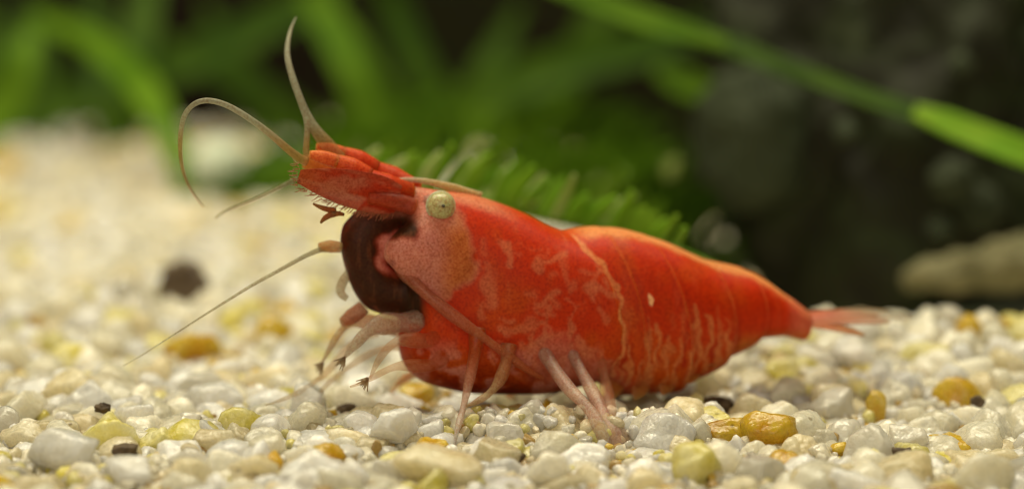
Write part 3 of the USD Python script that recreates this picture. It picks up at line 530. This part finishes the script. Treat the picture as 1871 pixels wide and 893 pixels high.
# nothing may bury the grains that stand out
_px, _dp = topx(P_), (P_ - CAM) @ FWD
for j in range(nlm):
    dd = np.hypot(*(_px - _px[j]).T); rp = R_ / _dp * FPX
    bury = (np.arange(len(P_)) >= nlm) & (_dp < _dp[j]) & (dd < 0.8 * (LM[j][2] * 0.45 + rp))
    P_[bury, 2] -= 0.4 * R_[bury]
# keep loose grains out of the animal's trunk and legs
bt = cKDTree(bm.vertices[::3])
dist, _ = bt.query(P_); lowered = (dist < R_ * 0.8) & (np.arange(len(P_)) >= nlm)
P_[lowered, 2] -= 0.8 * R_[lowered]
pxs = topx(P_); inview = (pxs[:, 0] > -30) & (pxs[:, 0] < W0 + 30) & (pxs[:, 1] < H0 + 25)
depth = (P_ - CAM) @ FWD
hidden = (np.arange(len(P_)) >= nlm) & (((pxs[:, 0] > 700) & (pxs[:, 0] < 1460) & (pxs[:, 1] < 715)) | lowered)
for nm, pts, r, ca, cb, m in LEGS:                   # the feet stand between the grains, in sight
    if pts[-1][1] < 790: continue
    cl = spline([onb(*q) for q in pts], 60); cl = cl[topx(cl)[:, 1] > 690]; cp, cd_ = topx(cl), (cl - CAM) @ FWD
    for q, dq in zip(cp, cd_):
        hit = (np.hypot(*(pxs - q).T) < R_ / depth * FPX + 6) & (depth < dq + 0.7 * R_) & (depth > dq - 3.5) & (np.arange(len(P_)) != 37)
        P_[hit, 2] = np.minimum(P_[hit, 2], ground(P_[hit, 0], P_[hit, 1]) - 0.55 * R_[hit] - 0.25)
pxs = topx(P_); depth = (P_ - CAM) @ FWD
score = np.where(inview & ~hidden, R_ / depth * (1 + 0.6 * (depth < 104)), -1); score[:nlm] = 9
pick = np.argsort(-score)[:298]; pick = pick[score[pick] > 0]; single = np.zeros(len(P_), bool); single[pick] = True
# labels by the nearest grain that stands out and by which side of it they lie
DIRS = ['tailward of', 'behind and tailward of', 'behind', 'behind and headward of', 'headward of', 'in front and headward of', 'in front of', 'in front and tailward of']
ADJ = {'white': 'white', 'cream': 'cream', 'tan': 'tan', 'yellow': 'yellow', 'amber': 'amber', 'brown': 'brown', 'grey': 'grey translucent'}
groups = {}
for i in np.nonzero(single)[0]:
    if Lk[i] >= 0: continue
    d = np.linalg.norm(pxs[:nlm] - pxs[i], axis=1); j = int(np.argmin(d)); v = pxs[i] - pxs[j]
    k = int(round(math.degrees(math.atan2(-v[1], v[0])) / 45)) % 8
    groups.setdefault((C_[i], j, k), []).append((d[j], i))
RANK = ['', 'second ', 'third ', 'fourth ', 'fifth ', 'sixth ', 'seventh ']
labels = {}
for (col, j, k), mem in groups.items():
    for q, (dd, i) in enumerate(sorted(mem)):
        labels[i] = f'{RANK[min(q, 6)]}{ADJ[col]} sand grain {DIRS[k]} the {LM[j][4]}'
gpath = []
for i in np.nonzero(single)[0]:
    lm = Lk[i]
    v, f = grain_shape(R_[i], 1000 + int(i), 3, squash=(1.15, 0.7, 0.55) if lm == 30 else (0.62, 0.7, 1.2) if lm in (2, 31) else (1.12, 0.9, 0.88) if lm >= 0 else None)
    put('sand_grain', (v + P_[i], f), GM[C_[i]], smooth=True, local=P_[i], label=LM[lm][5] if lm >= 0 else labels[i], cat='sand grain', group='loose sand grains around the shrimp')
# the rest of the gravel: one mass
rest = np.nonzero(~single)[0]
under = darts(15000, -44, 44, -17, 60, np.array([0.55, 0.7, 0.85, 1.0]), 0, [], [], None, 0.82)
protos, where = [], []
gi = UsdGeom.PointInstancer.Define(stage, '/World/gravel'); setdata(gi.GetPrim(), 'bed of pale cream and white sand grains under and around the shrimp', 'gravel', kind='stuff')
pid = {}
for col in COLS:
    for s in range(6):
        path = f'/World/gravel/{col}_grain' + (f'_{s:03d}' if s else '')
        v, f = grain_shape(1.0, 50 + 7 * s + len(col), 2)
        usdkit.mesh(stage, path, (v * K, f), GM[col], smooth=True); pid[(col, s)] = len(protos); protos.append(path)
gi.CreatePrototypesRel().SetTargets([Sdf.Path(p) for p in protos])
pos, sc, ids, qs = [], [], [], []
def add_inst(p, r, col):
    pos.append(p * K); sc.append([r] * 3); ids.append(pid[(col, int(rng.integers(6)))])
    q = rng.normal(size=4); q /= np.linalg.norm(q); qs.append(Gf.Quath(*map(float, q)))
for i in rest: add_inst(P_[i], R_[i], C_[i])
for x, y, r in darts(26000, -22, 22, -17, 16, np.array([0.12, 0.15, 0.19, 0.24, 0.30]), 0, [], [], None, 0.66): add_inst(np.array([x, y, float(ground(x, y)) + 0.12 + rng.uniform(-0.3, 0.12)]), r, str(rng.choice(COLS, p=[0.2, 0.34, 0.2, 0.08, 0.05, 0.07, 0.06])))
under = [q for q in under if float(ground(q[0], q[1])) > -1.2]
for x, y, r in under: add_inst(np.array([x, y, float(ground(x, y)) - 0.48 + rng.uniform(-0.15, 0.2)]), r, str(rng.choice(COLS, p=WT)))
gi.CreatePositionsAttr(Vt.Vec3fArray.FromNumpy(np.array(pos, np.float32))); gi.CreateScalesAttr(Vt.Vec3fArray.FromNumpy(np.array(sc, np.float32)))
gi.CreateProtoIndicesAttr(Vt.IntArray(ids)); gi.CreateOrientationsAttr(Vt.QuathArray(qs))
print('grains', single.sum(), 'instances', len(pos))

# dark crumbs lying on the sand
for k, (px, py, wpx, hgt, lab) in enumerate([(342, 528, 104, 1.2, 'dark brown lump of waste on the far sand ahead of the shrimp'), (1787, 734, 26, 0.8, 'black crumb at the edge of the round amber grain'), (1312, 742, 44, 0.6, 'brown crumb behind the rusty amber grain'),
        (224, 822, 40, 0.5, 'dark brown crumb beside the olive yellow grain'), (630, 748, 34, 0.4, 'dark greenish crumb under the front claws'), (1640, 838, 48, 0.35, 'grey-brown flake in front of the smoky grain'), (190, 746, 26, 0.9, 'small dark grey crumb on the oblong white grain'), (940, 832, 34, 0.4, 'dark crumb between the pale yellow dome and the toffee grain'), (622, 880, 40, 0.5, 'brown crumb in front of the ochre grain')]):
    c = onz(px, py, 0.5); c = onz(px, py, float(ground(c[0], c[1])) + hgt); r = wpx * 0.5 * pxmm(c)
    v, f = grain_shape(r, 300 + k, 3, squash=(1.2, 0.8, 0.75) if k else (1.0, 0.9, 0.85)); v *= 1 + 0.5 * (meshkit.fbm(v / r * 2.5 + 9 * k, 3, 2)[:, None] - 0.5)
    put('crumb', (v + c, f), m_dark, smooth=True, local=c, label=lab, cat='crumb', group='dark crumbs on the sand')

# ------------------------------------------------------------------ plants, stones and wood behind
def strip(pts, wid_px, fold=0.25, n=40, turn=0.0, roll=None):
    """A grass-like leaf through world points; wid_px: half widths in photo pixels at those points."""
    P = [np.asarray(p, float) for p in pts]; c = spline(P, n)
    w = np.interp(np.linspace(0, 1, n), np.linspace(0, 1, len(wid_px)), np.asarray(wid_px, float)) * pxmm(P[len(P) // 2])
    t = np.gradient(c, axis=0); t /= np.linalg.norm(t, axis=1, keepdims=True); rings = []
    for i in range(n):
        f0 = np.array([math.sin(turn), -math.cos(turn), 0.35]); e = np.cross(t[i], f0); e /= np.linalg.norm(e); g = np.cross(e, t[i])
        s = np.array([-1, -0.5, 0, 0.5, 1]); prof = s[:, None] * w[i] * e + fold * w[i] * (s ** 2)[:, None] * g
        th = 0.10
        rings.append(c[i] + np.vstack([prof + th * g, prof[::-1] - th * g]))
    return loft(rings)
def leaves(plant, specs):
    for pts, wid, m in specs:
        put('leaf', strip([ony(*p) for p in pts], wid), m, plant, smooth=True)
pa = thing('water_plant', 'green ribbon-leaved water plant whose arching leaf drops behind the curled feeler', 'plant', 'water plants behind the shrimp')
leaves(pa, [([(60, 30, 84), (140, 62, 78), (215, 112, 72), (275, 180, 66), (310, 250, 62), (345, 330, 60), (390, 392, 58)], [14, 20, 27, 29, 26, 24, 10], m_leaf),
            ([(330, 330, 60), (390, 352, 60), (450, 340, 60), (520, 318, 60), (590, 288, 62)], [26, 34, 34, 30, 12], m_leaf),
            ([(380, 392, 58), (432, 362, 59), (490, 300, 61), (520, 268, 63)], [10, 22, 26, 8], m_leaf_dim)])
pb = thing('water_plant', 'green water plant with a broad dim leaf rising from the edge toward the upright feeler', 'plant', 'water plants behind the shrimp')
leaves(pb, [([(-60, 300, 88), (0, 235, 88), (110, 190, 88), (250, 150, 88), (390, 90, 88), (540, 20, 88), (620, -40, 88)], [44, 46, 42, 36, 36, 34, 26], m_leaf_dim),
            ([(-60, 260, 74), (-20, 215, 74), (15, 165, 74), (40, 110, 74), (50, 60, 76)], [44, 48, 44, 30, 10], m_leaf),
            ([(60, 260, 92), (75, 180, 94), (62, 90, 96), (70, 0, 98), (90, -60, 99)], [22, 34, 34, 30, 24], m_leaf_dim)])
pc = thing('water_plant', 'leafy green water plant standing right behind the shrimp\'s eye, two leaves forming a V', 'plant', 'water plants behind the shrimp')
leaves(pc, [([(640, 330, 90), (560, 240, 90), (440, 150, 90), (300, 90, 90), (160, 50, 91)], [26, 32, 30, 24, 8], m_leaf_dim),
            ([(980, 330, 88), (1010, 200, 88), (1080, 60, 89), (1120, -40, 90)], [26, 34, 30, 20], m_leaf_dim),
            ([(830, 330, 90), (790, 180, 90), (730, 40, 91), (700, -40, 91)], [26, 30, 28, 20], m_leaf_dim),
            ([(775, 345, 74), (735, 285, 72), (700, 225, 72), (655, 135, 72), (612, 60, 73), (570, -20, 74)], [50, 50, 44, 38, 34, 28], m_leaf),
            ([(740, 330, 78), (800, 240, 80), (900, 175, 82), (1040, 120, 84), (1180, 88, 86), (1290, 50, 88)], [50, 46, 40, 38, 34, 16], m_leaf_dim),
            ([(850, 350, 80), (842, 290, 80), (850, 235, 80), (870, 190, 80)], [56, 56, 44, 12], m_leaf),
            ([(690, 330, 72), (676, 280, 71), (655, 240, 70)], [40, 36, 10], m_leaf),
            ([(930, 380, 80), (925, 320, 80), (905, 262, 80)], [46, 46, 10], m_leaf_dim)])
pd = thing('water_plant', 'long thin green leaf slanting down across the dark rock to an end coloured as if lit', 'plant', 'water plants behind the shrimp')
leaves(pd, [([(985, -40, 40), (1060, -6, 39), (1160, 32, 38), (1240, 58, 37), (1330, 84, 36), (1400, 112, 34), (1500, 148, 32), (1610, 188, 29), (1690, 214, 27), (1780, 252, 25.5), (1860, 282, 24.5), (1940, 312, 23.5)], [17, 18, 19, 19, 18, 16, 15, 15, 16, 15, 15, 15], m_leaf_dim),  # one blade: its shaded middle and lit ends painted as separate leaf colours
            ([(985, -42, 38), (1060, -8, 37), (1160, 30, 36), (1240, 56, 35), (1330, 82, 34)], [18, 20, 22, 20, 8], m_leaf),
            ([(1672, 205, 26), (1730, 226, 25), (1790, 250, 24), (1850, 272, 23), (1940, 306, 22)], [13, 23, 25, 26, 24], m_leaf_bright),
            ([(1195, 128, 62), (1240, 150, 62), (1290, 168, 62), (1330, 176, 62)], [8, 24, 22, 8], m_leaf)])
# dim leaves far back
pe = thing('water_plant', 'deep green mass of ribbon leaves in the dark at the top behind the other plants', 'plant', 'water plants behind the shrimp')
for k in range(7):
    x = rng.uniform(-80, 1250); y0 = rng.uniform(120, 280); lean = rng.uniform(-260, 260); yy = rng.uniform(86, 91)
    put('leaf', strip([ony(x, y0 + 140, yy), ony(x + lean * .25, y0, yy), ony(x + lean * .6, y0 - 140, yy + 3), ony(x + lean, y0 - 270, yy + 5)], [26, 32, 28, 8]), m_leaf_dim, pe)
# low carpet plants with pale tips behind the back of the shrimp
def tuft(cx, y, n, spread, hpx, label, pale, mats):
    t = thing('carpet_plant', label, 'plant', 'low carpet plants on the far sand')
    its = []
    for k in range(n):
        yy = min(y + rng.uniform(-5, 5), 95.0); q = ony(cx + rng.normal(0, spread), 400, yy); q[2] = float(ground(q[0], q[1])) - 0.4
        bp = topx(q); h = hpx * rng.uniform(0.5, 1.1); ln = rng.uniform(-0.35, 0.9) * h; w = rng.uniform(8, 15)
        its.append(strip([q, ony(bp[0] + ln * .35, bp[1] - h * .55, yy - .5), ony(bp[0] + ln, bp[1] - h, yy - 1.5)], [w * .7, w, w * .2], n=12, turn=rng.uniform(-.6, .6)))
    put('foliage', join(its), mats, t)
    for (px, py, L) in pale:
        put('leaf', strip([ony(px - L * .55, py + L * .9, y - 6), ony(px - L * .2, py + L * .3, y - 6.5), ony(px + L * .3, py - L * .4, y - 7)], [9, 14, 4], n=14), m_leaf_pale, t)
tuft(440, 62, 90, 50, 70, 'green carpet plant inside and under the curl of the feeler', [], m_leaf)
tuft(620, 72, 110, 50, 120, 'green carpet plant peeking over the tip of the shrimp\'s head', [(650, 285, 26)], m_leaf)
tuft(745, 84, 140, 50, 120, 'bright green carpet plant with a pale slanting tip above the shrimp\'s eye', [(700, 300, 34)], m_leaf)
tuft(880, 86, 150, 60, 130, 'broad green carpet plant beyond the pale sand strip behind the carapace', [(925, 318, 26)], m_leaf)
tuft(995, 58, 170, 42, 120, 'bushy green carpet plant rising behind the top of the shrimp\'s carapace', [(945, 335, 32), (985, 345, 26)], m_leaf)
tuft(1095, 52, 200, 55, 150, 'green carpet plant with pale slanting tips behind the shrimp\'s abdomen', [(1085, 345, 46), (1128, 330, 30), (1120, 395, 26)], m_leaf)
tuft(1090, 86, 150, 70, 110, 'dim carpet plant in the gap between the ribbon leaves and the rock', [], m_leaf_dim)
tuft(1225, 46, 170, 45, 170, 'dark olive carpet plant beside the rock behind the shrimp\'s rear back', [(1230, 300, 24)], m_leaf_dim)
pf = thing('stem_plant', 'feathery green water plant with slanting pale needles just behind the shrimp\'s back', 'plant')
stem = [(590, 346, 15.5), (650, 347, 15), (740, 350, 14.5), (830, 358, 14), (960, 388, 13.5), (1090, 416, 13), (1230, 456, 12), (1330, 505, 11)]
put('stem', tube([ony(*q) for q in stem], 0.22, n=50, seg=8), m_leaf, pf)
sx = np.array([q[0] for q in stem]); sy = np.array([q[1] for q in stem]); sd = np.array([q[2] for q in stem])
for k in range(34):
    x = 600 + 620 * k / 33 + rng.uniform(-6, 6); y, d = np.interp(x, sx, sy), np.interp(x, sx, sd); L = rng.uniform(60, 105) * (1 if x < 1150 else .75); a = math.radians(rng.uniform(38, 66)); o = rng.uniform(-3, 2)
    if k % 2 == 0: put('leaf', strip([ony(x - 40, y + 5, d + 16), ony(x - 40 + .75 * L * math.cos(a), y - .9 * L * math.sin(a), d + 16), ony(x - 40 + 1.5 * L * math.cos(a), y - 1.6 * L * math.sin(a), d + 15)], [8, 15, 4], n=12), m_leaf, pf)
    pale = k in (1, 4, 9, 12, 15, 19, 22, 26)
    put('leaf', strip([ony(x, y, d), ony(x + .5 * L * math.cos(a), y - .55 * L * math.sin(a), d + o * .5), ony(x + L * math.cos(a), y - L * math.sin(a), d + o)], [8, 14, 4], n=12, turn=0.5), m_leaf_pale if pale else m_leaf_bright, pf)
def rock(name, px, py, y, w_px, h_px, d_mm, m, label, cat, seed, rough=0.3, group=None, flatb=False):
    c = ony(px, py, y); s = pxmm(c); mm = trimesh.creation.icosphere(5, 1.0); d = np.array(mm.vertices)
    q = 1 + rough * 2 * (meshkit.fbm(d * 1.7 + seed, 5, seed) - 0.5)
    v = d * q[:, None] * np.array([w_px * s / 2, d_mm, h_px * s / 2])
    put(name, (v + c, mm.faces), m, smooth=True, local=c, label=label, cat=cat, group=group)
rock('rock', 1610, 200, 46, 640, 1000, 13, m_rock, 'tall dark mottled rock filling the dark behind the tail', 'rock', 11, 0.35)
rock('rock', 1900, 280, 46, 420, 760, 12, m_rock, 'dark rock with grey flecks under the bright leaf end', 'rock', 23, 0.4)
rock('rock', 1375, 255, 38, 230, 260, 5, m_stone, 'dim grey-green rounded stone above the shrimp\'s hind back', 'rock', 31, 0.22)
rock('pebble', 398, 300, 60, 100, 100, 2, m_pebble, 'pale whitish pebble seen through the curled feeler', 'pebble', 41, 0.2)
for (px, py, y, w, lab, sd) in ((1755, 118, 31, 44, 'small grey pebble lodged high on the dark rock', 51), (1545, 240, 27.5, 46, 'faint grey pebble lodged mid-height on the dark rock', 52), (1742, 330, 30, 86, 'grey pebble on the dark rock under the bright leaf', 53), (1790, 378, 31, 90, 'dull grey stone chip below the grey pebble', 54), (1718, 420, 30, 50, 'small upright grey chip just above the wood stick', 55)):
    rock('pebble', px, py, y, w, w, 1.0, m_stone, lab, 'pebble', sd, 0.25, 'grey pebbles on the dark rock')
wd = [ony(1655, 512, 28), ony(1700, 502, 27.5), ony(1780, 490, 27), ony(1870, 478, 26.5), ony(1990, 458, 26)]
wv, wf = tube(wd, [0.5, 0.95, 1.1, 1.3, 1.5], n=60, seg=28); wn = 1.7 * (meshkit.fbm(wv * 1.1, 4, 6) - 0.5)
wv = wv + (wv - spline(wd, 60)[np.clip(np.repeat(np.arange(60), 28), 0, 59).tolist() + [0, 59]]) * 0.7 * wn[:, None]
put('wood_stick', (wv, wf), m_wood, smooth=True, label='pale weathered stick of wood lying above dark sand beyond the tail', cat='wood')
rock('rock', 1790, 600, 36, 420, 150, 5, m_rock, 'low black rock under the pale stick of wood', 'rock', 61, 0.25)
